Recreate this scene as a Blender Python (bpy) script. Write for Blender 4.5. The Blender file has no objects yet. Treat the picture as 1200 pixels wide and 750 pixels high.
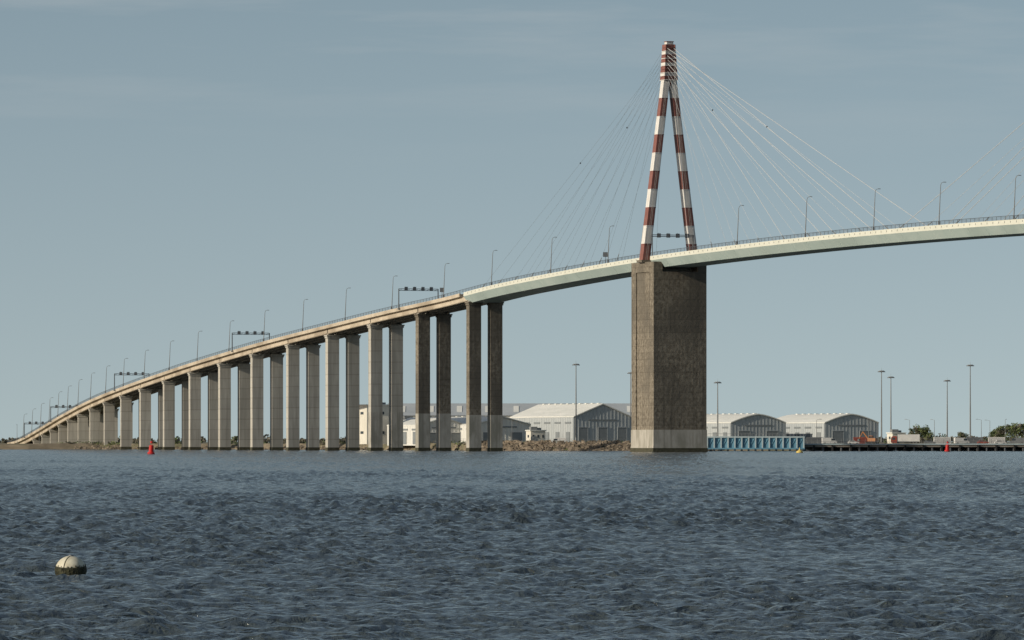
import bpy, math, random
import numpy as np
from mathutils import Vector, Matrix
random.seed(7); rng=np.random.default_rng(7)
F=7000.0; H=3.2
scene=bpy.context.scene
scene.view_settings.view_transform='Standard'; scene.view_settings.look='None'; scene.view_settings.exposure=0
def wx(px,Y): return (px-600.0)/F*Y
def wz(py,Y): return (518.0-py)/F*Y+H

# ---------------- materials ----------------
def mat(name,c1,c2=None,scale=0.5,rough=0.8,stretch=(1,1,1),metal=0,detail=5,bump=0,lift=None,liftv=(.88,1.06),c3=None,c3s=0.05,streak=None):
    m=bpy.data.materials.new(name); m.use_nodes=True
    nt=m.node_tree; N=nt.nodes; L=nt.links
    b=N['Principled BSDF']; b.inputs['Roughness'].default_value=rough; b.inputs['Metallic'].default_value=metal
    b.inputs['Specular IOR Level'].default_value=0.25
    if c2 is None: c2=tuple(v*0.8 for v in c1)
    tc=N.new('ShaderNodeTexCoord'); mp=N.new('ShaderNodeMapping'); mp.inputs['Scale'].default_value=stretch
    L.new(tc.outputs['Object'],mp.inputs['Vector'])
    no=N.new('ShaderNodeTexNoise'); no.inputs['Scale'].default_value=scale; no.inputs['Detail'].default_value=detail; no.inputs['Roughness'].default_value=0.65
    L.new(mp.outputs[0],no.inputs['Vector'])
    cr=N.new('ShaderNodeValToRGB'); cr.color_ramp.elements[0].position=0.35; cr.color_ramp.elements[1].position=0.65
    cr.color_ramp.elements[0].color=(*c1,1); cr.color_ramp.elements[1].color=(*c2,1)
    L.new(no.outputs['Fac'],cr.inputs['Fac'])
    out=cr.outputs['Color']
    def over(scale,stretchv,col,lo,hi,strength):
        nonlocal out
        mq=N.new('ShaderNodeMapping'); mq.inputs['Scale'].default_value=stretchv; L.new(tc.outputs['Object'],mq.inputs['Vector'])
        n2=N.new('ShaderNodeTexNoise'); n2.inputs['Scale'].default_value=scale; n2.inputs['Detail'].default_value=4
        L.new(mq.outputs[0],n2.inputs['Vector'])
        r2=N.new('ShaderNodeMapRange'); r2.inputs[1].default_value=lo; r2.inputs[2].default_value=hi; r2.inputs[4].default_value=strength
        L.new(n2.outputs['Fac'],r2.inputs[0])
        mx=N.new('ShaderNodeMixRGB'); L.new(r2.outputs[0],mx.inputs['Fac']); L.new(out,mx.inputs['Color1']); mx.inputs['Color2'].default_value=(*col,1)
        out=mx.outputs['Color']
    if c3 is not None: over(c3s,stretch,c3,.45,.62,1)
    if streak is not None: over(.9,(1,1,.03),streak,.5,.68,.7)
    if lift:
        sx=N.new('ShaderNodeSeparateXYZ'); L.new(tc.outputs['Object'],sx.inputs[0])
        dv=N.new('ShaderNodeMath'); dv.operation='DIVIDE'; L.new(sx.outputs['Z'],dv.inputs[0]); dv.inputs[1].default_value=lift
        fr=N.new('ShaderNodeMath'); fr.operation='FRACT'; L.new(dv.outputs[0],fr.inputs[0])
        lt=N.new('ShaderNodeMath'); lt.operation='LESS_THAN'; L.new(fr.outputs[0],lt.inputs[0]); lt.inputs[1].default_value=0.10
        fl=N.new('ShaderNodeMath'); fl.operation='FLOOR'; L.new(dv.outputs[0],fl.inputs[0])
        wn=N.new('ShaderNodeTexWhiteNoise'); wn.noise_dimensions='1D'; L.new(fl.outputs[0],wn.inputs['W'])
        mr=N.new('ShaderNodeMapRange'); mr.inputs[3].default_value=liftv[0]; mr.inputs[4].default_value=liftv[1]; L.new(wn.outputs['Value'],mr.inputs[0])
        hs=N.new('ShaderNodeHueSaturation'); L.new(out,hs.inputs['Color']); L.new(mr.outputs[0],hs.inputs['Value'])
        m2=N.new('ShaderNodeMixRGB'); m2.blend_type='MULTIPLY'
        ml=N.new('ShaderNodeMath'); ml.operation='MULTIPLY'; L.new(lt.outputs[0],ml.inputs[0]); ml.inputs[1].default_value=0.3
        L.new(ml.outputs[0],m2.inputs['Fac']); L.new(hs.outputs[0],m2.inputs['Color1']); m2.inputs['Color2'].default_value=(.45,.43,.4,1)
        out=m2.outputs['Color']
    L.new(out,b.inputs['Base Color'])
    if bump:
        bp=N.new('ShaderNodeBump'); bp.inputs['Distance'].default_value=bump; L.new(no.outputs['Fac'],bp.inputs['Height']); L.new(bp.outputs[0],b.inputs['Normal'])
    return m

M={}
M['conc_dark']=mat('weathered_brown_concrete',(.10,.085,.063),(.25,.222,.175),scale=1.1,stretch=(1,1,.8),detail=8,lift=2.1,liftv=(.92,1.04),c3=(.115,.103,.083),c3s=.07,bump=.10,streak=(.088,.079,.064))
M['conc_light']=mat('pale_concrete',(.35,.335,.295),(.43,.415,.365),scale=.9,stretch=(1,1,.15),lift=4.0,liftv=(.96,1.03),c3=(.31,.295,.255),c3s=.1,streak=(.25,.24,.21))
M['conc_base']=mat('splash_zone_concrete',(.32,.305,.265),(.41,.39,.345),scale=.8,stretch=(1,1,.4),c3=(.26,.25,.21),c3s=.3,streak=(.20,.19,.16))
M['algae']=mat('tidal_algae_concrete',(.035,.035,.022),(.08,.075,.05),scale=1.5)
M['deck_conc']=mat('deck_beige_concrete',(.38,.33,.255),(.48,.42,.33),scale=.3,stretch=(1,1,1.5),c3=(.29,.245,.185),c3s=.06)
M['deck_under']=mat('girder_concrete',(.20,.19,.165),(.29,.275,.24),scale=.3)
M['steel_teal']=mat('pale_turquoise_painted_steel',(.37,.46,.44),(.42,.50,.475),scale=.15,rough=.55,c3=(.34,.42,.40),c3s=.04)
M['steel_cream']=mat('cream_painted_steel',(.50,.51,.44),(.55,.56,.49),scale=.2,rough=.6)
M['asphalt']=mat('asphalt',(.05,.05,.05),(.065,.063,.06),scale=2)
M['line']=mat('road_paint',(.75,.75,.72))
M['red']=mat('pylon_red_paint',(.18,.075,.062),(.23,.10,.083),scale=.6,rough=.6,streak=(.14,.078,.065))
M['white']=mat('pylon_white_paint',(.54,.53,.50),(.64,.63,.60),scale=.6,rough=.6,streak=(.43,.415,.385))
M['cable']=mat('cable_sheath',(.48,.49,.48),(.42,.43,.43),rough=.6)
M['cabled']=mat('cable_sheath_dark',(.15,.165,.17),(.18,.19,.19),rough=.6)  # darker sheath tone, used on the side-span stays only
M['dark']=mat('dark_galvanised_steel',(.07,.08,.09),(.10,.11,.12),rough=.6)
M['galv']=mat('galvanised_steel',(.16,.17,.175),(.22,.23,.23),rough=.5)
M['black']=mat('black_panel',(.02,.02,.022),(.03,.03,.03),rough=.6)
M['roof']=mat('pale_metal_roof',(.56,.57,.53),(.66,.66,.62),scale=.12,rough=.6,stretch=(3,.5,1))
M['roofgrey']=mat('grey_fibre_roof',(.30,.33,.35),(.36,.39,.41),scale=.1)
M['clad']=mat('blue_grey_cladding',(.34,.37,.38),(.40,.425,.43),scale=.3,stretch=(2,2,.2))  # background walls lightened: distance haze put into the base colour
M['cladlight']=mat('pale_cladding',(.56,.56,.53),(.64,.64,.60),scale=.3,stretch=(2,2,.2))
M['cream']=mat('cream_render',(.54,.52,.45),(.62,.60,.53),scale=.2)
M['door']=mat('sliding_door_steel',(.17,.19,.20),(.20,.22,.23),scale=.5)  # door tone lightened the same way, haze in the colour
M['glass']=mat('window_glass',(.03,.04,.05),(.05,.06,.07),rough=.15)
M['blue']=mat('light_blue_paint',(.10,.24,.33),(.14,.29,.38),scale=.4,c3=(.09,.20,.28),c3s=.2)
M['bluepost']=mat('pale_blue_post_paint',(.34,.43,.46),(.40,.48,.51))
M['land']=mat('dry_grass_ground',(.13,.12,.075),(.21,.18,.12),scale=.03,c3=(.10,.11,.06),c3s=.01)
M['bank']=mat('shore_bank_earth',(.15,.125,.085),(.24,.20,.14),scale=.15,c3=(.09,.095,.045),c3s=.05)
M['rock']=mat('riprap_stone',(.20,.165,.125),(.32,.265,.20),scale=.25,c3=(.13,.11,.085),c3s=.4)
M['leaf']=mat('foliage',(.065,.09,.04),(.10,.13,.055),scale=.4)
M['leafd']=mat('foliage_bare_brown',(.11,.105,.08),(.15,.14,.105),scale=.4)
M['leafl']=mat('spring_foliage_light',(.11,.14,.055),(.15,.18,.075),scale=.4)
M['bark']=mat('bark',(.08,.065,.05))
M['markred']=mat('navigation_red_paint',(.48,.02,.02),(.40,.025,.02),scale=1.5,rough=.45)
M['yellow']=mat('buoy_yellow_paint',(.60,.46,.12),(.5,.38,.12),rough=.5)
M['rubber']=mat('rubber',(.02,.02,.02))
M['vwhite']=mat('vehicle_white_paint',(.58,.58,.56),(.5,.5,.5),rough=.35)
M['vred']=mat('vehicle_red_paint',(.26,.06,.045),(.22,.06,.04),rough=.5)
M['vorange']=mat('machine_orange_paint',(.34,.15,.06),(.28,.12,.05),rough=.5)
M['vgrey']=mat('vehicle_grey_paint',(.12,.13,.14),(.15,.16,.17),rough=.35)
M['quay']=mat('quay_concrete',(.17,.16,.14),(.26,.245,.215),scale=.2,c3=(.11,.10,.09),c3s=.1)

# ---------------- mesh builder ----------------
class MB:
    def __init__(s): s.v=[]; s.f=[]; s.m=[]; s.mats=[]
    def mi(s,k):
        if k not in s.mats: s.mats.append(k)
        return s.mats.index(k)
    def add(s,vs,fs,k):
        o=len(s.v); s.v+= [tuple(p) for p in vs]; i=s.mi(k)
        for f in fs: s.f.append(tuple(o+a for a in f)); s.m.append(i)
    def box(s,c,d,k,R=None,taper=(1,1)):
        hx,hy,hz=d[0]/2,d[1]/2,d[2]/2; vs=[]
        for z in (-1,1):
            t=taper if z>0 else (1,1)
            for x,y in ((-1,-1),(1,-1),(1,1),(-1,1)):
                p=Vector((x*hx*t[0],y*hy*t[1],z*hz))
                if R is not None: p=R@p
                vs.append((c[0]+p.x,c[1]+p.y,c[2]+p.z))
        s.add(vs,[(3,2,1,0),(4,5,6,7),(0,1,5,4),(1,2,6,5),(2,3,7,6),(3,0,4,7)],k)
    def tube(s,a,b,r1,r2,k,n=8,cap=True):
        a=Vector(a);b=Vector(b);d=(b-a).normalized(); q=d.to_track_quat('Z','Y')
        vs=[]
        for p,r in((a,r1),(b,r2)):
            for i in range(n):
                t=2*math.pi*i/n; w=q@Vector((r*math.cos(t),r*math.sin(t),0)); vs.append(tuple(p+w))
        fs=[(i,(i+1)%n,n+(i+1)%n,n+i) for i in range(n)]
        if cap: fs+=[tuple(range(n-1,-1,-1)),tuple(range(n,2*n))]
        s.add(vs,fs,k)
    def lathe(s,prof,k,n=20,c=(0,0,0)):
        for (r1,z1,m1),(r2,z2,_) in zip(prof[:-1],prof[1:]):
            vs=[(c[0]+r*math.cos(2*math.pi*i/n),c[1]+r*math.sin(2*math.pi*i/n),c[2]+z) for r,z in((r1,z1),(r2,z2)) for i in range(n)]
            s.add(vs,[(i,(i+1)%n,n+(i+1)%n,n+i) for i in range(n)],m1 or k)
    def mesh(s,name,smooth=False):
        me=bpy.data.meshes.new(name); me.from_pydata(s.v,[],s.f)
        for k in s.mats: me.materials.append(M[k])
        me.polygons.foreach_set('material_index',s.m)
        if smooth: me.polygons.foreach_set('use_smooth',[True]*len(s.f))
        me.update(); return me
    def obj(s,name,parent=None,smooth=False,loc=None,rot=0):
        o=bpy.data.objects.new(name,s.mesh(name,smooth)); scene.collection.objects.link(o)
        if parent: o.parent=parent
        if loc is not None: o.location=loc
        o.rotation_euler=(0,0,rot); return o
def empty(name,loc=(0,0,0)):
    e=bpy.data.objects.new(name,None); e.location=loc; scene.collection.objects.link(e); return e
def inst(me,name,loc,rot=0):
    o=bpy.data.objects.new(name,me); o.location=loc; o.rotation_euler=(0,0,rot); scene.collection.objects.link(o); return o

# ---------------- bridge alignment ----------------
tab=[]
for t in range(620,-182,-20):
    z=64.1-4.75e-5*(t-202)**2 if t>=0 else 64.6-6.1e-5*(t-202)**2
    tab.append((t,50+.326*t,1904-.945*t,z))
uk=[-31,-93,-148.5,-199,-245.5,-288,-325.5,-361.5,-391,-420,-442,-462,-479,-493,-505,-516,-526,-536,-546,-556,-566,-577]
Yk=[2075,2121,2167,2214,2261,2308,2355,2403,2451]
while len(Yk)<len(uk): Yk.append(Yk[-1]+49.2)
zk=[54.7,51.9,49.0,46.0,43.2,40.3,37.3,34.3,31.4,28.5,26.0,23.6,21.2,18.9,16.6,14.5,12.2,9.9,7.6,5.3,3.4,2.4]
for k in range(len(uk)):
    tab.append((-181-50*k,uk[k]*Yk[k]/F,Yk[k],zk[k]))
tab=np.array(sorted(tab))
sd=np.arange(tab[0,0],tab[-1,0],2.0)
def sm(a,w):
    k=np.hanning(w); k/=k.sum(); p=np.pad(a,(w//2,w//2),mode='reflect',reflect_type='odd'); return np.convolve(p,k,'valid')[:len(a)]
PX=sm(np.interp(sd,tab[:,0],tab[:,1]),61); PY=sm(np.interp(sd,tab[:,0],tab[:,2]),61); PZ=sm(np.interp(sd,tab[:,0],tab[:,3]),51)
TX=np.gradient(PX,sd); TY=np.gradient(PY,sd); ln=np.hypot(TX,TY); TX/=ln; TY/=ln
def P(s,off=0,dz=0):
    x=np.interp(s,sd,PX);y=np.interp(s,sd,PY);z=np.interp(s,sd,PZ);tx=np.interp(s,sd,TX);ty=np.interp(s,sd,TY)
    n=(ty,-tx); return Vector((x+n[0]*off,y+n[1]*off,z+dz))
def ang(s):
    return math.atan2(np.interp(s,sd,TY),np.interp(s,sd,TX))
SPLIT=-183
bridge=empty('cable_stayed_bridge')
def sweep(prof,s0,s1,step,mats,closed=True):
    mb=MB(); ss=np.arange(s0,s1+.01,step); n=len(prof)
    rows=[[P(s,o,z) for o,z in prof] for s in ss]
    for a in range(len(rows)-1):
        for j in range(n if closed else n-1):
            j2=(j+1)%n
            mb.add([rows[a][j],rows[a+1][j],rows[a+1][j2],rows[a][j2]],[(0,1,2,3)],mats[j])
    for r in (rows[0],rows[-1]): mb.add(r,[tuple(range(n))],mats[0]) if closed else None
    return mb
pr=[(6.6,0),(6.6,.22),(7.0,.22),(7.05,-1.15),(5.2,-3.6),(-5.2,-3.6),(-7.05,-1.15),(-7.0,.22),(-6.6,.22),(-6.6,0)]
sweep(pr,SPLIT,610,6,['steel_cream','steel_cream','steel_cream','steel_teal','steel_teal','steel_teal','steel_cream','steel_cream','steel_cream','asphalt']).obj('steel_box_deck',bridge)
mb=MB()
for s in np.arange(SPLIT+6,606,12):
    for sg in (1,-1):
        a=P(s,7.07*sg,-1.15);b=P(s,5.22*sg,-3.6);mb.tube(a,b,.05,.05,'steel_teal',4)
for s in np.arange(SPLIT+4,606,4):
    p=P(s,7.08,-.35); mb.box(p,(.12,.12,.5),'galv')
mb.obj('deck_panel_joints',bridge)
pr=[(6.6,0),(6.6,.25),(7.05,.25),(7.05,-.95),(6.3,-1.15),(-6.3,-1.15),(-7.05,-.95),(-7.05,.25),(-6.6,.25),(-6.6,0)]
S_END=-1225
sweep(pr,S_END,SPLIT-.3,6,['deck_conc']*9+['asphalt']).obj('viaduct_deck_slab',bridge)
mb=MB()
for k in range(0,20):
    s1=-181-50*k-.4; s0=s1-49.2
    if s0<S_END: s0=S_END
    for off in (5.4,1.8,-1.8,-5.4):
        q=[(off+.45,-1.15),(off+.45,-2.9),(off-.45,-2.9),(off-.45,-1.15)]
        ss=np.linspace(s0,s1,6); rows=[[P(s,o,z) for o,z in q] for s in ss]
        for a in range(5):
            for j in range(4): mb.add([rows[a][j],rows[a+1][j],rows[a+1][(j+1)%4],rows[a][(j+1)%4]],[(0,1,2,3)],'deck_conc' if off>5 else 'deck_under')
        for r in (rows[0],rows[-1]): mb.add(r,[(0,1,2,3)],'deck_under')
    for sg in (1,-1):
        ss=np.linspace(s0,s1,6)
        for a in range(5):
            p=P(ss[a],6.0*sg,-2.72);q2=P(ss[a+1],6.0*sg,-2.72); mb.tube(p,q2,.2,.2,'deck_conc',4)
mb.obj('viaduct_girders',bridge)
mb=MB()
for s in np.arange(S_END,606,6):
    for off,dash in ((6.0,0),(-6.0,0),(0,1),(3,1),(-3,1)):
        if dash and int(s//6)%2: continue
        w=.09; e=s+(6 if not dash else 3)
        mb.add([P(s,off-w,.006),P(e,off-w,.006),P(e,off+w,.006),P(s,off+w,.006)],[(0,1,2,3)],'line')
mb.obj('road_markings',bridge)
mb=MB()
for sg in (1,-1):
    for s in np.arange(S_END,604,3):
        s2=s+3
        b=P(s,6.85*sg,.22); t=P(s,6.85*sg,1.3)
        mb.tube(b,t,.06,.06,'dark',4,False)
        for h,r in ((1.3,.08),(.95,.045),(.6,.045)):
            mb.tube(P(s,6.85*sg,h),P(s2,6.85*sg,h),r,r,'dark',4,False)
mb.obj('railing',bridge)

def Rz(a): return Matrix.Rotation(a,3,'Z')
mb=MB()
for k in range(0,20):
    s=-181-50*k; a=ang(s); R=Rz(a); top=float(np.interp(s,sd,PZ))-2.9
    zb=-3.0
    if top<3: continue
    for off in (3.95,-3.95):
        c=P(s,off)
        ct=top-1.5
        def col(z0,z1,w,l,m): 
            if z1-z0>0.05: mb.box((c.x,c.y,(z0+z1)/2),(l,w,z1-z0),m,R)
        if k<11: col(zb,1.2,4.6,3.2,'algae')
        if k<3:
            z1=min(ct,12.6+(k*.7)); col(1.2,z1,4.48,3.08,'conc_base')
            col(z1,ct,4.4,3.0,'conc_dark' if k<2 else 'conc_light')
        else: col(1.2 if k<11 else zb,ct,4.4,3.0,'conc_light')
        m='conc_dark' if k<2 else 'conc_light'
        mb.box((c.x,c.y,ct+.35),(3.0*1.12,4.4*1.12,.7),m,R)
        mb.box((c.x,c.y,ct+.95),(3.7,5.4,.5),m,R)
        for o2 in (-1.5,1.5):
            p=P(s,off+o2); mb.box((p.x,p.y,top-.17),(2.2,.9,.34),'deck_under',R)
mb.obj('viaduct_piers',bridge)

STR=['red','white']
def pylon(s,name):
    a=ang(s); R=Rz(a); c=P(s); X,Y,Zd=c.x,c.y,c.z
    def L(x,y,z): v=R@Vector((x,y,0)); return (X+v.x,Y+v.y,z)
    mb=MB(); topz=60.4
    hx,hy=10.2,8.95
    def bx(x0,x1,y0,y1,z0,z1,m): mb.box(L((x0+x1)/2,(y0+y1)/2,(z0+z1)/2),(x1-x0,y1-y0,z1-z0),m,R)
    bx(-hx,-hx+4.2,-hy,hy,7.1,topz-3.2,'conc_dark'); bx(hx-4.2,hx,-hy,hy,7.1,topz-3.2,'conc_dark')
    bx(-hx+4.2,hx-4.2,-hy+.35,hy-.35,7.1,topz-3.2,'conc_dark')
    bx(-hx,hx,-hy-.02,-hy+3.0,topz-3.2,topz,'conc_dark'); bx(-hx,hx,hy-3.0,hy+.02,topz-3.2,topz,'conc_dark')
    bx(-5,5,-hy+3.2,hy-3.2,topz-3.2,topz-1.9,'deck_under')
    bx(-hx-.12,hx+.12,-hy-.12,hy+.12,1.6,7.1,'conc_base')
    bx(-hx-.3,hx+.3,-hy-.3,hy+.3,-4,1.3,'algae'); bx(-hx-.2,hx+.2,-hy-.2,hy+.2,1.3,1.9,'conc_base')
    mb.obj(name+'_pier_shaft',bridge)
    mb=MB(); z0=topz; z1=118.5; n=10
    bands=np.linspace(z0,z1,n+1)
    for sg in (-1,1):
        def cen(z): f=(z-z0)/(z1-z0); return sg*(8.35*(1-f)+1.15*f)
        for i in range(n):
            a0,a1=bands[i],bands[i+1]; vs=[]
            for z in (a0,a1):
                f=(z-z0)/(z1-z0); w=1.25-.25*f; l=1.6-.2*f; y=cen(z)
                for dx,dy in((-1,-1),(1,-1),(1,1),(-1,1)): vs.append(L(dx*l,y+dy*w,z))
            mb.add(vs,[(0,1,5,4),(1,2,6,5),(2,3,7,6),(3,0,4,7),(3,2,1,0),(4,5,6,7)],STR[i%2])
            vs=[]
            for z in (a0-.12,a0+.12):
                f=(z-z0)/(z1-z0); w=1.3-.25*f; l=1.66-.2*f; y=cen(z)
                for dx,dy in((-1,-1),(1,-1),(1,1),(-1,1)): vs.append(L(dx*l,y+dy*w,z))
            mb.add(vs,[(0,1,5,4),(1,2,6,5),(2,3,7,6),(3,0,4,7),(3,2,1,0),(4,5,6,7)],'red' if i%2 else 'white')
        mb.box(L(0,sg*8.4,topz+.35),(4.6,3.4,.7),'conc_dark',R)
        for d in (-.25,.25): mb.tube(L(1.75+0,cen(z0)+d,z0),L(1.55,cen(z1)+d*.8,z1),.04,.04,'galv',4)
    mb.box(L(0,0,117.6),(2.6,3.6,1.6),'red',R)
    z=118.4; i=0
    while z<129.6:
        f=(z-118.4)/11.5
        w=4.6-1.3*f; l=3.4-.9*f
        mb.box(L(0,0,z+.575),(l,w-.5,1.15),'white' if i%3==1 else 'red',R)
        mb.box(L(.0,0,z+.12),(l+1.0,w,.2),'red' if i%2 else 'white',R)
        for sg in(-1,1):
            mb.box(L(0,sg*(w/2-.18),z+.66),(l+.7,.26,.8),'white' if i%3==1 else 'red',R)
        z+=1.15;i+=1
    mb.box(L(0,0,z+.4),(2.2,2.2,.8),'white',R); mb.box(L(0,0,z+.9),(2.5,2.5,.2),'red',R)
    mb.obj(name+'_a_frame_legs',bridge)
    mb=MB()
    for dr in (-1,1):
        for sg in (-1,1):
            for j in range(9):
                d=36+j*20.2
                if dr<0 and s<200 or dr>0 and s>200: d=30+j*16.8
                e=P(s+dr*d,6.75*sg,.3); hz=119.0+j*1.2
                st=Vector(L(dr*1.6,sg*1.1,hz))
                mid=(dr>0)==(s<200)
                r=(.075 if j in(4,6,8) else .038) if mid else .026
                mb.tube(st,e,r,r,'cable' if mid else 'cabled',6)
                u=(st-e).normalized(); mb.tube(e-u*.4,e+u*2.6,.15,.12,'galv',6)
                if j in(5,8) and sg>0:
                    p=st.lerp(e,.46 if j!=5 else .3); mb.box(p,(.4,.4,.45),'black')
    mb.obj(name+'_stay_cables',bridge)
pylon(0,'west_pylon'); pylon(404,'east_pylon')

# ---------------- deck furniture ----------------
mb=MB()
mb.box((0,0,.5),(.4,.4,1.0),'galv')
mb.tube((0,0,.9),(0,.5,11.2),.16,.09,'galv',8)
mb.tube((0,.5,11.2),(0,.75,11.9),.09,.07,'galv',6); mb.tube((0,.75,11.9),(0,1.3,12.1),.07,.06,'galv',6)
mb.box((0,1.7,12.12),(.32,.95,.18),'galv',None,(.7,.9))
lamp=mb.mesh('street_lamp')
ls=[286,234,186,133,77,-39,-95,-156]+[-204-52*i for i in range(19)]
for s in ls:
    p=P(s,6.5,.2); inst(lamp,'street_lamp',p,ang(s)+random.uniform(-.04,.04))
mb=MB()
for y in(-7.5,7.5):
    mb.tube((0,y,-.6),(0,y,6.9),.22,.18,'dark',8); mb.box((0,y,-.3),(.8,.8,.5),'galv')
for z in(6.3,6.9): mb.tube((0,-7.5,z),(0,7.5,z),.11,.11,'dark',6)
for i in range(10):
    y=-7.5+i*1.5; mb.tube((0,y,6.3),(0,y+1.5,6.9) if i%2 else (0,y+1.5,6.9),.05,.05,'dark',4)
for y in(-4.8,-1.6,1.6,4.8):
    mb.box((.28,y,6.9),(.3,1.15,1.15),'black'); mb.box((.45,y,6.9),(.06,.95,.95),'vgrey'); mb.box((.5,y,7.55),(.5,1.2,.08),'dark')
    mb.tube((0,y,6.9),(0,y,7.8),.05,.05,'dark',4)
gan=mb.mesh('lane_signal_gantry')
for s in(-246,-455,-690,-961,-1120): inst(gan,'lane_signal_gantry',P(s),ang(s))
mb=MB()
for z in(6.4,6.9): mb.tube((0,-7.2,z),(0,7.2,z),.13,.13,'dark',6)
for y in(-4.8,-1.6,1.6,4.8):
    mb.box((.28,y,6.7),(.3,1.2,1.3),'black'); mb.box((.45,y,6.7),(.06,.95,1.05),'vgrey'); mb.tube((0,y,6.3),(0,y,7.6),.06,.06,'dark',4)
for y in(-6.9,6.9): mb.tube((0,y,0),(0,y,6.9),.16,.14,'dark',6)
mb.obj('lane_signal_gantry',None,False,P(3.5),ang(3))
mb=MB(); mb.tube((0,0,0),(0,0,3.0),.09,.09,'dark',6); mb.box((.12,0,3.0),(.12,1.5,1.5),'black'); mb.box((.2,0,3.0),(.05,1.3,1.3),'vgrey')
mb.tube((0,0,2.2),(0,0,3.7),.05,.05,'dark',6)
sg=mb.mesh('traffic_sign')
inst(sg,'traffic_sign',P(-42,6.3,.2),ang(-42)-.3); inst(sg,'traffic_sign',P(-206,6.3,.2),ang(-206)-.3)

# ---------------- land ----------------
shore=[(-9000,2700),(-1200,2600),(-400,2560),(-180,2590),(-110,2500),(-60,2400),(-25,2260),(-12,2175),(20,2150),(62,2135),(70,2132),(330,2132),(700,2150),(9000,2500)]
mb=MB()
def dens(pts,st=14):
    o=[]
    for (a,b),(c,d) in zip(pts[:-1],pts[1:]):
        n=max(1,min(60,int(math.hypot(c-a,d-b)/st))); 
        for i in range(n): o.append((a+(c-a)*i/n,b+(d-b)*i/n))
    o.append(pts[-1]); return o
sp=dens(shore); jr=[random.uniform(-2.5,2.5) for _ in sp]
GZ=2.35
lev=[(0,-1.5,0),(3,.4,1),(7,1.7,1),(11,GZ+.25,1),(22,GZ,0),(80,GZ,0),(400,GZ,0)]
rows=[]
for dy,z,j in lev: rows.append([(x,y+dy+jr[i]*j,z+(random.uniform(-.25,.25) if j else 0)) for i,(x,y) in enumerate(sp)])
rows.append([(x*4,60000,GZ) for x,y in sp])
for a in range(len(rows)-1):
    for i in range(len(sp)-1):
        mb.add([rows[a][i],rows[a][i+1],rows[a+1][i+1],rows[a+1][i]],[(0,1,2,3)],'bank' if a<3 else 'land')
mb.obj('ground')
mb=MB(); mb.add([(-20,2203,GZ+.01),(400,2190,GZ+.01),(400,2200,GZ+.01),(-20,2213,GZ+.01)],[(0,1,2,3)],'asphalt')
mb.obj('port_road')

def rock(mb,c,r,k='rock'):
    vs=[]
    for x in(-1,1):
        for y in(-1,1):
            for z in(-1,1): vs.append((c[0]+x*r*random.uniform(.45,1),c[1]+y*r*random.uniform(.45,1),c[2]+z*r*random.uniform(.35,.85)))
    mb.add(vs,[(0,1,3,2),(4,6,7,5),(0,4,5,1),(2,3,7,6),(0,2,6,4),(1,5,7,3)],k)
mb=MB()
xs=np.array([p[0] for p in sp]); ys=np.array([p[1] for p in sp])
for i in range(1800):
    x=random.uniform(-14,74); f=random.random(); y=float(np.interp(x,xs,ys))
    rock(mb,(x,y-1+f*11,-.3+f*3.7+random.uniform(-.1,.3)),random.uniform(.3,.75))
for i in range(500):
    x=random.uniform(-190,-14); f=random.random()**2; y=float(np.interp(x,xs,ys))
    rock(mb,(x,y+f*8,.1+f*1.6),random.uniform(.3,.7))
mb.obj('riprap_rocks')

def clump(mb,c,r,n,k,sz=.4,flat=1.0):
    for _ in range(n):
        while True:
            p=Vector((random.uniform(-1,1),random.uniform(-1,1),random.uniform(-1,1)))
            if p.length<1: break
        p=Vector((c[0]+p.x*r,c[1]+p.y*r,c[2]+p.z*r*flat))
        u=Vector((random.gauss(0,1),random.gauss(0,1),random.gauss(0,1))).normalized(); v=u.orthogonal().normalized(); v=Matrix.Rotation(random.uniform(0,6.28),3,u)@v; w=u.cross(v)
        s=sz*random.uniform(.6,1.3)
        mb.add([p-v*s-w*s*.5,p+v*s*.9-w*s*.6,p+v*s+w*s*.6,p-v*s*.7+w*s*.7],[(0,1,2,3)],k)
mb=MB()
for i in range(300):
    x=random.uniform(-200,72); y=float(np.interp(x,xs,ys))+random.uniform(9,22)
    h=random.uniform(.4,1.1)*(1 if x>-20 else .8)
    clump(mb,(x,y,GZ+h*.6),random.uniform(.8,2.6),26,random.choice(['leaf','leafd','leafd','leafl']),.3,.45)
mb.obj('shore_shrubs')
mb=MB()
for i in range(560):
    Y=random.uniform(3600,5200); px=random.uniform(-250,1450)
    if 180<px<430 and random.random()<.3: continue
    h=random.uniform(3,6.0)
    if px<60: h*=.95
    if px>1040: h*=1.5
    x=wx(px,Y)
    r=h*.55
    for j in range(4):
        clump(mb,(x+random.uniform(-r,r)*1.9,Y+random.uniform(-r,r),GZ+h*random.uniform(.2,.6)),r*random.uniform(.4,.9),24,random.choice(['leaf','leafd','leafd','leafd','leafd']),.7,.8)
mb.obj('distant_tree_belt')
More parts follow.
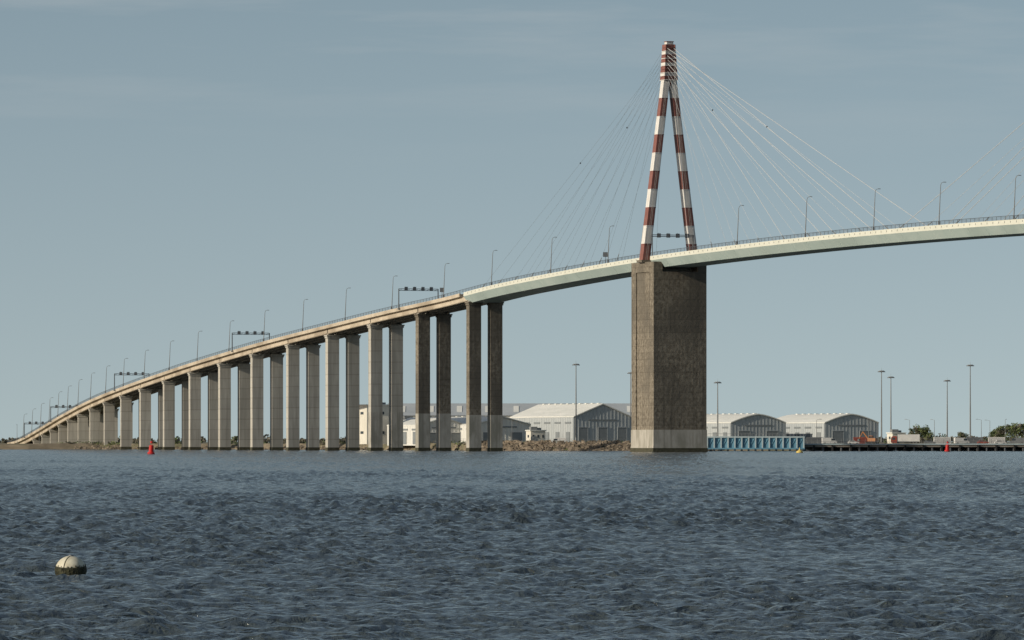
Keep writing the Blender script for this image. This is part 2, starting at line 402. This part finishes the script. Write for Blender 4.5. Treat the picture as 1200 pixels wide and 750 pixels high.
def tree(x,Y,h,name='broadleaf_tree',ks=('leaf','leafl','leafl','leafd')):
    mb=MB(); lean=random.uniform(-.3,.3)
    mb.tube((0,0,-.3),(lean,0,h*.42),h*.028,h*.018,'bark',8)
    mb.tube((lean,0,h*.42),(lean*1.5,0,h*.85),h*.018,h*.006,'bark',6)
    for i in range(14):
        t=random.uniform(0,6.28); z0=h*random.uniform(.22,.6); rr=h*random.uniform(.15,.36); z1=min(h*.92,z0+h*random.uniform(.1,.35))
        e=(lean+rr*math.cos(t),rr*math.sin(t),z1)
        mb.tube((lean*z0/h*2,0,z0),e,h*.011,h*.004,'bark',5)
        clump(mb,e,h*random.uniform(.12,.2),70,random.choice(ks),h*.028,.8)
    for i in range(6):
        clump(mb,(lean+random.uniform(-.16,.16)*h,random.uniform(-.16,.16)*h,h*random.uniform(.4,.88)),h*.16,80,random.choice(ks),h*.028,.8)
    mb.obj(name,None,False,(x,Y,GZ),random.uniform(0,6))
for px,Y,h in((1174,2550,8.5),(1186,2580,9.5),(1197,2540,9.5),(1163,2620,6.5),(1210,2560,10),(1225,2600,9),(1080,2600,9.0),(1071,2630,7),(1088,2640,6),(1128,2700,6),(1052,2650,6),(470,2420,6)):
    tree(wx(px,Y),Y,h)

# ---------------- buildings ----------------
def warehouse(name,xl,xr,Y,ridge_py,eave_py,a,Lg,wall,roof,doors=3,arched=True):
    x0,x1=wx(xl,Y),wx(xr,Y); W=(x1-x0)/math.cos(a); e=wz(eave_py,Y)-GZ; r=wz(ridge_py,Y)-GZ
    root=empty(name,((x0),Y,GZ)); root.rotation_euler=(0,0,a)
    n=10
    def shp(t): return (1-abs(2*t-1)**1.45) if arched else 1-abs(2*t-1)
    prof=[]
    for i in range(n+1):
        t=i/n; prof.append((W*t,e+(r-e)*shp(t)))
    mb=MB()
    for y in(0,Lg):
        mb.add([(0,y,-.5),(W,y,-.5)]+[(x,y,z) for x,z in reversed(prof)],[tuple(range(n+3))],wall)
    for x in(0,W): mb.add([(x,0,-.5),(x,Lg,-.5),(x,Lg,e),(x,0,e)],[(0,1,2,3)],wall)
    for i in range(int(W/1.5)):
        x=.75+i*1.5; z=e+(r-e)*shp(x/W); mb.box((x,-.04,z/2),(.12,.08,z-.3),wall)
    for i in range(int(Lg/2)): mb.box((-.04,1+i*2,e/2),(.08,.14,e-.2),wall)
    mb.obj('walls',root)
    mb=MB(); ov=.5
    for (xa,za),(xb,zb) in zip(prof[:-1],prof[1:]):
        mb.add([(xa,-ov,za+.05),(xb,-ov,zb+.05),(xb,Lg+ov,zb+.05),(xa,Lg+ov,za+.05),(xa,-ov,za+.45),(xb,-ov,zb+.45),(xb,Lg+ov,zb+.45),(xa,Lg+ov,za+.45)],[(0,3,2,1),(4,5,6,7),(0,1,5,4),(2,3,7,6)],roof)
    mb.add([(0,-ov,e+.05),(0,-ov,e+.45),(0,Lg+ov,e+.45),(0,Lg+ov,e+.05)],[(0,1,2,3)],roof)
    mb.add([(W,-ov,e+.05),(W,-ov,e+.45),(W,Lg+ov,e+.45),(W,Lg+ov,e+.05)],[(0,1,2,3)],roof)
    for i in range(int(Lg/7)):
        mb.box((W*.5,4+i*7,r+.5),(1.2,2.0,.3),'roof')
    mb.obj('roof',root)
    mb=MB()
    dw=W/(doors+.8)*.55
    for i in range(doors):
        cx=W*(i+.5)/doors; hh=e*.62
        mb.box((cx,-.14,hh/2),(dw,.12,hh),'door'); mb.box((cx,-.22,hh+.15),(dw+.6,.2,.3),wall)
        for j in(-1,1): mb.box((cx+j*(dw/2+.12),-.16,hh/2),(.22,.16,hh),wall)
    for i in range(int(Lg/12)):
        mb.box((-.14,6+i*12,2.4),(.12,4,4.8),'door'); mb.box((-.12,6+i*12,e*.8),(.1,7,.7),'door')
    mb.box((W*.5,-.12,e*.9),(W*.5,.1,.5),'door')
    mb.box((W*.5,-.3,0.1),(W+1,.3,.5),'quay')
    mb.obj('doors_and_windows',root)
    return root
warehouse('industrial_warehouse',672,741,2330,474,489,.34,74,'clad','roof',3,False)
warehouse('industrial_warehouse',556,622,2290,489,498,.34,60,'cladlight','roof',2,False)
warehouse('industrial_warehouse',492,548,2300,490,499,.34,40,'cladlight','roof',2,False)
warehouse('industrial_warehouse',856,922,2400,486,496,.32,70,'clad','roof',2,True)
warehouse('industrial_warehouse',966,1031,2400,486,496,.32,66,'clad','roof',2,True)
mb=MB(); Y=2520; x0,x1=wx(455,Y),wx(760,Y); e=wz(487,Y)-GZ; r=wz(473,Y)-GZ
root=empty('long_storage_hall',(x0,Y,GZ)); W=x1-x0
mb.add([(0,0,0),(W,0,0),(W,0,e),(0,0,e)],[(0,1,2,3)],'cladlight'); mb.add([(0,30,0),(W,30,0),(W,30,e),(0,30,e)],[(0,1,2,3)],'cladlight')
for x in(0,W): mb.add([(x,0,0),(x,30,0),(x,30,e),(x,15,r),(x,0,e)],[(0,1,2,3,4)],'cladlight')
for i in range(int(W/5)): mb.box((2.5+i*5,-.08,e/2),(.3,.15,e),'clad')
mb.obj('walls',root); mb=MB()
mb.add([(-.5,-.6,e),(W+.5,-.6,e),(W+.5,15,r+.2),(-.5,15,r+.2)],[(0,1,2,3)],'roofgrey'); mb.add([(-.5,30.6,e),(W+.5,30.6,e),(W+.5,15,r+.2),(-.5,15,r+.2)],[(0,3,2,1)],'roofgrey')
for i in range(int(W/12)): mb.box((6+i*12,7.5,(e+r)/2+.3),(2.2,8,.15),'roof',Matrix.Rotation(math.atan2(r-e,15),3,'X'))
mb.obj('roof',root); mb=MB()
for i in range(int(W/15)): mb.box((8+i*15,-.12,2.6),(5,.15,5.2),'door'); 
mb.obj('doors',root)
def block(name,xl,xr,Y,top,depth,wall,rows,cols):
    x0,x1=wx(xl,Y),wx(xr,Y); h=wz(top,Y)-GZ; W=x1-x0
    root=empty(name,(x0,Y,GZ)); root.rotation_euler=(0,0,.3)
    mb=MB(); mb.box((W/2,depth/2,h/2),(W,depth,h),wall); mb.obj('walls',root)
    mb=MB(); mb.box((W/2,depth/2,h+.2),(W+.6,depth+.6,.4),'roof'); mb.box((W*.3,depth*.4,h+1.0),(2.5,2.5,1.2),'galv'); mb.box((W*.7,depth*.6,h+.8),(1.5,3,.8),'galv'); mb.obj('roof',root)
    mb=MB()
    for r in range(rows):
        for c in range(cols):
            mb.box((W*(c+.5)/cols,-.03,h*(r+.6)/rows),(W/cols*.3,.1,1.1),'glass'); mb.box((W*(c+.5)/cols,-.06,h*(r+.6)/rows-.65),(W/cols*.36,.16,.12),'roof')
    mb.box((W*.2,-.04,1.5),(2.4,.1,3),'door')
    for r in range(rows): mb.box((-.03,depth*.5,h*(r+.6)/rows),(.1,depth*.3,1.0),'glass')
    mb.obj('windows_and_door',root)
block('port_office_building',430,468,2340,475,14,'cream',2,3)
block('port_office_building',476,490,2380,492,10,'cladlight',2,2)
block('small_site_office',622,640,2250,505,6,'cream',1,3)
block('small_site_office',1046,1062,2280,508,6,'cream',1,3)

# ---------------- blue link span, quay ----------------
mb=MB(); Y=2095; x0,x1=wx(829,Y),wx(942,Y); n=14; st=(x1-x0)/n
mb.box(((x0+x1)/2,Y+1.2,2.9),(x1-x0,.5,3.6),'blue')
mb.box(((x0+x1)/2,Y+1.2,4.95),(x1-x0+.6,1.3,.45),'bluepost'); mb.box(((x0+x1)/2,Y+1.1,.9),(x1-x0+.6,1.5,.5),'blue')
for i in range(n+1):
    x=x0+i*st; mb.box((x,Y+.7,2.9),(.45,.55,3.6),'bluepost'); mb.tube((x,Y+1.5,-3),(x,Y+1.5,1),.35,.35,'dark',8)
    if i<n: mb.tube((x+.3,Y+.85,1.3),(x+st-.3,Y+.85,4.6),.1,.1,'blue',4)
for i in range(n*2+1): mb.tube((x0+i*st/2,Y+1.2,5.1),(x0+i*st/2,Y+1.2,6.1),.04,.04,'galv',4)
mb.tube((x0,Y+1.2,6.1),(x1,Y+1.2,6.1),.05,.05,'galv',4)
mb.obj('blue_link_span')
mb=MB(); Yq=2100; x0,x1=wx(940,Yq),wx(1400,Yq)
mb.box(((x0+x1)/2,Yq+16,1.9),(x1-x0,32,.9),'quay'); mb.box(((x0+x1)/2,Yq-.1,2.45),(x1-x0,.5,.35),'bluepost')
for i in range(int((x1-x0)/3.2)):
    x=x0+1+i*3.2; mb.tube((x,Yq+.7,-3),(x,Yq+.7,1.5),.4,.4,'dark',8); mb.tube((x,Yq+6,-3),(x,Yq+6,1.5),.4,.4,'dark',8)
    if i%2: mb.box((x,Yq-.45,1.1),(.6,.5,2.0),'rubber')
mb.box(((x0+x1)/2,Yq+9,.3),(x1-x0,.4,2.6),'dark')
for i in range(int((x1-x0)/2)):
    mb.tube((x0+i*2,Yq+1,2.3),(x0+i*2,Yq+1,3.4),.04,.04,'galv',4)
mb.tube((x0,Yq+1,3.4),(x1,Yq+1,3.4),.05,.05,'galv',4); mb.tube((x0,Yq+1,2.9),(x1,Yq+1,2.9),.03,.03,'galv',4)
mb.obj('quay_jetty')
mb=MB()
for i in range(120):
    x=-20+i*2.2
    if x>215: break
    mb.tube((x,2190,GZ),(x,2190,GZ+2),.04,.04,'galv',4)
for h in(.7,1.4,2.0): mb.tube((-20,2190,GZ+h),(215,2190,GZ+h),.03,.03,'galv',4)
mb.obj('security_fence')

def mast(px,Y,py):
    h=wz(py,Y)-GZ; mb=MB()
    mb.box((0,0,.3),(1.4,1.4,.7),'quay'); mb.tube((0,0,.5),(0,0,h*.5),.32,.24,'galv',10); mb.tube((0,0,h*.5),(0,0,h),.23,.14,'galv',10)
    mb.lathe([(1.0,h-.5,None),(1.15,h-.3,None),(1.0,h-.1,None)],'galv',12)
    for i in range(8):
        t=i*math.pi/4; mb.tube((0,0,h-.3),(1.1*math.cos(t),1.1*math.sin(t),h-.3),.05,.05,'galv',4)
        mb.box((1.2*math.cos(t),1.2*math.sin(t),h-.55),(.5,.6,.3),'vgrey',Rz(t))
    mb.tube((0,0,h),(0,0,h+1.1),.04,.02,'galv',4)
    mb.obj('high_mast_light',None,False,(wx(px,Y),Y,GZ))
for a in((675,2250,426),(841,2250,447),(1033,2300,434),(1044,2420,441),(1110,2400,445),(1137,2260,427),(739,2500,436)): mast(*a)
mb=MB(); mb.tube((0,0,0),(0,0,9),.12,.07,'galv',8); mb.tube((0,0,9),(1.3,0,9.3),.05,.05,'galv',6); mb.box((1.6,0,9.3),(.8,.3,.15),'galv'); mb.box((0,0,.2),(.5,.5,.4),'quay')
sl=mb.mesh('yard_light_pole')
for px,Y in((600,2215),(700,2218),(957,2210),(1018,2205),(1066,2225),(1095,2230),(1150,2210),(1178,2215),(1160,2300),(20,2850),(46,2900),(440,2330)): inst(sl,'yard_light_pole',(wx(px,Y),Y,GZ),random.uniform(0,6))

# ---------------- vehicles, containers ----------------
def wheel(mb,x,y,r=.36):
    mb.tube((x,y-.12,r),(x,y+.12,r),r,r,'rubber',14); mb.tube((x,y-.14,r),(x,y+.14,r),r*.5,r*.5,'galv',10)
def extr(mb,pts,w,k):
    n=len(pts); vs=[(x,-w/2,z) for x,z in pts]+[(x,w/2,z) for x,z in pts]
    mb.add(vs,[tuple(range(n)),tuple(range(2*n-1,n-1,-1))]+[(i,n+i,n+(i+1)%n,(i+1)%n) for i in range(n)],k)
def van(k):
    mb=MB(); extr(mb,[(-2.7,.4),(2.6,.4),(2.7,.9),(2.5,1.2),(1.8,1.35),(1.2,2.2),(.9,2.4),(-2.6,2.45),(-2.75,2.2)],2.0,k)
    extr(mb,[(1.82,1.38),(1.3,2.12),(.5,2.12),(.5,1.38)],2.03,'glass'); 
    mb.box((1.58,0,1.78),(.55,1.7,.6),'glass',Matrix.Rotation(-.25,3,'Y'))
    mb.box((2.72,0,.55),(.15,1.9,.3),'black')
    for x in(-1.8,1.8):
        for y in(-.9,.9): wheel(mb,x,y)
    return mb.mesh('parked_van')
def car(k):
    mb=MB(); extr(mb,[(-2.1,.35),(2.1,.35),(2.15,.7),(1.9,.85),(1.0,.95),(-1.9,.98),(-2.15,.8)],1.75,k)
    extr(mb,[(1.0,.95),(.3,1.42),(-1.2,1.46),(-1.9,.98)],1.5,k); extr(mb,[(.8,1.0),(.25,1.37),(-1.15,1.4),(-1.65,1.0)],1.53,'glass')
    for x in(-1.3,1.3):
        for y in(-.82,.82): wheel(mb,x,y,.33)
    return mb.mesh('parked_car')
def truck():
    mb=MB(); mb.box((-1.5,0,2.3),(8,2.5,2.7),'vwhite'); extr(mb,[(2.8,.6),(4.9,.6),(5.0,1.4),(4.7,2.7),(4.3,3.0),(2.8,3.0)],2.4,'vred'); mb.box((4.86,0,2.1),(.14,2.1,.9),'glass',Matrix.Rotation(-.2,3,'Y'))
    extr(mb,[(3.4,1.7),(4.6,1.7),(4.45,2.5),(3.4,2.5)],2.43,'glass'); mb.box((-.5,0,.8),(9.5,1.0,.3),'black')
    for x in(-4.3,-3.2,3.7):
        for y in(-1.05,1.05): wheel(mb,x,y,.5)
    return mb.mesh('parked_truck')
def container(k):
    mb=MB(); mb.box((0,0,1.3),(6,2.4,2.5),k)
    for i in range(20): mb.box((-2.85+i*.3,-1.23,1.3),(.14,.06,2.3),k)
    for x in(-3,3):
        for y in(-1.2,1.2): mb.box((x,y,1.3),(.16,.16,2.62),k)
    mb.box((0,0,2.62),(6.05,2.45,.08),k); return mb.mesh('shipping_container')
def excavator():
    mb=MB()
    for y in(-1.1,1.1): extr2=[(-1.9,.1),(1.9,.1),(2.2,.5),(1.9,.9),(-1.9,.9),(-2.2,.5)]; o=len(mb.v); extr(mb,extr2,.5,'rubber'); mb.v[o:]=[(x,y2+y,z) for x,y2,z in mb.v[o:]]
    mb.box((-.3,0,1.7),(3.2,2.4,1.2),'vorange'); mb.box((.7,-.6,2.4),(1.3,1.0,1.6),'vorange'); mb.box((.75,-.62,2.6),(1.36,1.04,.9),'glass')
    mb.tube((1.2,.4,1.8),(3.6,.4,4.6),.26,.2,'vorange',6); mb.tube((3.6,.4,4.6),(5.2,.4,2.0),.2,.15,'vorange',6); mb.box((5.3,.4,1.6),(.8,1.0,.9),'dark',None,(.6,1))
    return mb.mesh('excavator')
vw,vg,cw,cr_,cg,tk=van('vwhite'),van('vgrey'),car('vwhite'),car('vred'),car('vgrey'),truck()
cR,cB,cW=container('vred'),container('vgrey'),container('vwhite'); ex=excavator()
def put(me,px,Y,rot=0,z=None): inst(me,me.name.split('.')[0],(wx(px,Y),Y,GZ if z is None else z),rot)
for me,px,Y,r in((vw,972,2170,.1),(cw,1000,2178,0),(tk,1060,2185,3.1),(cg,1090,2175,0),(vw,1127,2172,.2),(cr_,1152,2180,0),(cw,1172,2176,.1),(vg,1192,2172,3),(cw,716,2205,.1),(cg,696,2206,0),(vw,655,2208,3.1),(cw,610,2207,0),(ex,1022,2200,2.6),(cR,1010,2215,0),(cB,955,2208,0),(cW,1104,2216,.05),(cB,1142,2222,0),(cW,1168,2220,0)): put(me,px,Y,r)

# ---------------- navigation marks & buoys ----------------
def redmark(px,Y,name='red_navigation_buoy',sc=1.0):
    mb=MB(); mb.lathe([(0,-.6,None),(.95,-.5,None),(1.0,.35,None),(.9,.55,None),(0.66,.6,None),(.62,2.3,None),(.45,2.45,None),(0,2.45,None)],'markred',20)
    for i in range(4):
        t=i*math.pi/2+.4; mb.tube((.35*math.cos(t),.35*math.sin(t),2.4),(.2*math.cos(t),.2*math.sin(t),3.0),.04,.04,'markred',4)
    mb.tube((0,0,2.95),(0,0,3.5),.34,.34,'markred',12); mb.tube((0,0,3.5),(0,0,3.8),.1,.08,'black',8)
    mb.tube((.85,0,.4),(.85,0,.9),.05,.05,'galv',4)
    mb.tube((0,0,-.2),(0,0,.12),1.05,1.05,'algae',20)
    o=mb.obj(name,None,False,(wx(px,Y),Y,0),.5); o.scale=(sc,)*3; o.rotation_euler=(.03,.04,.5)
redmark(177,1560,sc=.98); redmark(1110,1990,sc=.95)
mb=MB(); mb.lathe([(0,-.4,None),(.9,-.3,None),(1.0,.2,None),(.85,.55,None),(.3,.8,None),(.12,1.2,None),(.1,1.6,None),(0,1.62,None)],'yellow',18)
mb.tube((0,0,-.2),(0,0,.06),1.02,1.02,'algae',18); mb.obj('yellow_mooring_buoy',None,True,(wx(937,1750),1750,0))
mb=MB(); R_=.33
def bz(th): return (R_*math.cos(th)*1.0,R_*math.sin(th)*.93)
M['buoyw']=mat('buoy_cream_plastic',(.50,.48,.38),(.58,.56,.45),scale=4,rough=.5,c3=(.42,.39,.29),c3s=6)
M['buoyd']=mat('buoy_algae_band',(.018,.02,.012),(.05,.05,.025),scale=14,rough=.7,bump=.02)
prof=[]
for i in range(-18,19):
    th=i/18*math.pi/2; r,z=bz(th); prof.append((max(r,0.001),z,'buoyd' if z<.10 else 'buoyw'))
mb.lathe(prof,'buoyw',40)
for i in range(40):
    t1=-.1+i/40*3.34; t2=-.1+(i+1)/40*3.34
    a=(R_*1.005*math.cos(t1),0,R_*.935*math.sin(t1)); b=(R_*1.005*math.cos(t2),0,R_*.935*math.sin(t2)); mb.tube(a,b,.009,.009,'buoyd',5)
mb.tube((0,0,.29),(0,0,.33),.05,.04,'galv',10)
rr=random.Random(3)
for i in range(240):
    t=rr.uniform(0,6.28); z=rr.uniform(-.12,.135); r=R_*math.sqrt(max(.01,1-(z/(R_*.93))**2))
    s=rr.uniform(.01,.03); mb.box((r*math.cos(t),r*math.sin(t),z),(s*.6,s,s*1.3),'buoyd',Rz(t))
o=mb.obj('mooring_buoy',None,True,(wx(83,141),141,.17)); o.rotation_euler=(.05,-.12,1.15); o.scale=(1.12,1.12,1.12)

# ---------------- water ----------------
ys_=[45.0]
while ys_[-1]<3300:
    y=ys_[-1]; ys_.append(y+max(.13,.13*(y/105)**1.55))
ys_=np.array(ys_); nx=1100; us=np.linspace(-.12,.12,nx)
Yg=np.repeat(ys_[:,None],nx,1); Xg=us[None,:]*Yg
Z=np.zeros_like(Yg); DX=np.zeros_like(Yg)
rg=np.random.default_rng(11)
wind=math.radians(-68)
for i in range(84):
    lam=math.exp(rg.uniform(math.log(.26),math.log(3.3))); th=wind+rg.normal(0,.7); k=2*math.pi/lam
    A=.0080*lam*(1.0 if lam<2 else .72); ph=rg.uniform(0,6.28)
    arg=k*(math.cos(th)*Xg+math.sin(th)*Yg)+ph
    Z+=A*np.sin(arg)-A*.25*np.cos(2*arg); DX+=A*.8*math.cos(th)*np.cos(arg)
g=1+.22*np.sin(Xg/17+Yg/41+1)+.2*np.sin(Xg/9-Yg/63)+.15*np.sin(Xg/4.1+Yg/19)
Z*=g
Xw=Xg+DX
nr=len(ys_); V=np.stack([Xw,Yg,Z],-1).reshape(-1,3)
idx=np.arange(nr*nx).reshape(nr,nx); Q=np.stack([idx[:-1,:-1],idx[:-1,1:],idx[1:,1:],idx[1:,:-1]],-1).reshape(-1,4)
big=np.array([(-30000,-3000,-.5),(30000,-3000,-.5),(30000,30000,-.5),(-30000,30000,-.5)],float)
Q=np.vstack([Q,[[len(V),len(V)+1,len(V)+2,len(V)+3]]]); V=np.vstack([V,big])
me=bpy.data.meshes.new('water'); me.vertices.add(len(V)); me.vertices.foreach_set('co',V.ravel().astype(np.float32))
me.loops.add(Q.size); me.loops.foreach_set('vertex_index',Q.ravel().astype(np.int32))
me.polygons.add(len(Q)); me.polygons.foreach_set('loop_start',np.arange(0,Q.size,4,dtype=np.int32)); me.polygons.foreach_set('loop_total',np.full(len(Q),4,dtype=np.int32))
me.polygons.foreach_set('use_smooth',np.ones(len(Q),bool)); me.update(calc_edges=True)
w=bpy.data.objects.new('water',me); scene.collection.objects.link(w)
m=bpy.data.materials.new('river_water'); m.use_nodes=True; N=m.node_tree.nodes; L=m.node_tree.links; b=N['Principled BSDF']
b.inputs['Base Color'].default_value=(.040,.052,.056,1); b.inputs['Roughness'].default_value=.10; b.inputs['IOR'].default_value=1.33
tc=N.new('ShaderNodeTexCoord'); last=None
def nz(sc,st,dist,det,rot):
    global last
    mp=N.new('ShaderNodeMapping'); mp.inputs['Scale'].default_value=st; mp.inputs['Rotation'].default_value=(0,0,rot); L.new(tc.outputs['Object'],mp.inputs[0])
    n=N.new('ShaderNodeTexNoise'); n.inputs['Scale'].default_value=sc; n.inputs['Detail'].default_value=det; n.inputs['Roughness'].default_value=.6; n.inputs['Distortion'].default_value=.6; L.new(mp.outputs[0],n.inputs['Vector'])
    bp=N.new('ShaderNodeBump'); bp.inputs['Distance'].default_value=dist; bp.inputs['Strength'].default_value=1; L.new(n.outputs['Fac'],bp.inputs['Height'])
    if last: L.new(last.outputs[0],bp.inputs['Normal'])
    last=bp
nz(.9,(1,.75,1),.62,3,.4); nz(3.6,(1,.7,1),.19,4,.35)
L.new(last.outputs[0],b.inputs['Normal']); me.materials.append(m)

# ---------------- light ----------------
EL=math.radians(21); sv=Vector((-.905,-.425,0)).normalized(); az=math.atan2(sv.x,sv.y)
S=Vector((sv.x*math.cos(EL),sv.y*math.cos(EL),math.sin(EL)))
sun=bpy.data.lights.new('sun','SUN'); sun.energy=4.4; sun.angle=math.radians(.5); sun.color=(1,.89,.73)
so=bpy.data.objects.new('sun',sun); so.rotation_euler=S.to_track_quat('Z','Y').to_euler(); so.location=(0,0,300); scene.collection.objects.link(so)
W=bpy.data.worlds.new('sky'); scene.world=W; W.use_nodes=True; N=W.node_tree.nodes; L=W.node_tree.links
bg=N['Background']; bg.inputs['Strength'].default_value=.1
sk=N.new('ShaderNodeTexSky'); sk.sky_type='NISHITA'; sk.sun_disc=False; sk.sun_elevation=EL; sk.sun_rotation=az%(2*math.pi); sk.air_density=1; sk.dust_density=1.0; sk.ozone_density=1.5
tc=N.new('ShaderNodeTexCoord'); sx=N.new('ShaderNodeSeparateXYZ'); L.new(tc.outputs['Generated'],sx.inputs[0])
va=N.new('ShaderNodeVectorMath'); va.operation='ADD'; va.inputs[1].default_value=(0,0,.16); L.new(tc.outputs['Generated'],va.inputs[0])
vn=N.new('ShaderNodeVectorMath'); vn.operation='NORMALIZE'; L.new(va.outputs[0],vn.inputs[0]); L.new(vn.outputs[0],sk.inputs['Vector'])
mr=N.new('ShaderNodeMapRange'); mr.inputs[1].default_value=0; mr.inputs[2].default_value=.08; L.new(sx.outputs['Z'],mr.inputs[0])
mx=N.new('ShaderNodeMixRGB'); mx.inputs['Color1'].default_value=(1.62,1.34,1.10,1); mx.inputs['Color2'].default_value=(1.26,1.12,.93,1); L.new(mr.outputs[0],mx.inputs['Fac'])
mu=N.new('ShaderNodeMixRGB'); mu.blend_type='MULTIPLY'; mu.inputs['Fac'].default_value=1; L.new(sk.outputs[0],mu.inputs['Color1']); L.new(mx.outputs[0],mu.inputs['Color2'])
mp=N.new('ShaderNodeMapping'); mp.inputs['Scale'].default_value=(9,9,90); mp.inputs['Location'].default_value=(1.3,0,2.2); L.new(tc.outputs['Generated'],mp.inputs[0])
cn=N.new('ShaderNodeTexNoise'); cn.inputs['Scale'].default_value=1.6; cn.inputs['Detail'].default_value=6; cn.inputs['Roughness'].default_value=.55; L.new(mp.outputs[0],cn.inputs['Vector'])
c1=N.new('ShaderNodeMapRange'); c1.inputs[1].default_value=.5; c1.inputs[2].default_value=.8; c1.inputs[4].default_value=.4; L.new(cn.outputs['Fac'],c1.inputs[0])
c2=N.new('ShaderNodeMapRange'); c2.inputs[1].default_value=.045; c2.inputs[2].default_value=.075; L.new(sx.outputs['Z'],c2.inputs[0])
cm=N.new('ShaderNodeMath'); cm.operation='MULTIPLY'; L.new(c1.outputs[0],cm.inputs[0]); L.new(c2.outputs[0],cm.inputs[1])
cx=N.new('ShaderNodeMixRGB'); L.new(cm.outputs[0],cx.inputs['Fac']); L.new(mu.outputs[0],cx.inputs['Color1']); cx.inputs['Color2'].default_value=(5.2,5.4,5.4,1)
L.new(cx.outputs[0],bg.inputs['Color'])

# ---------------- camera ----------------
cd=bpy.data.cameras.new('camera'); cd.sensor_width=36; cd.lens=F/1200*36; cd.shift_y=(518-375)/1200; cd.clip_end=200000; cd.clip_start=1
co=bpy.data.objects.new('camera',cd); co.location=(0,0,H); co.rotation_euler=(math.pi/2,0,0); scene.collection.objects.link(co); scene.camera=co
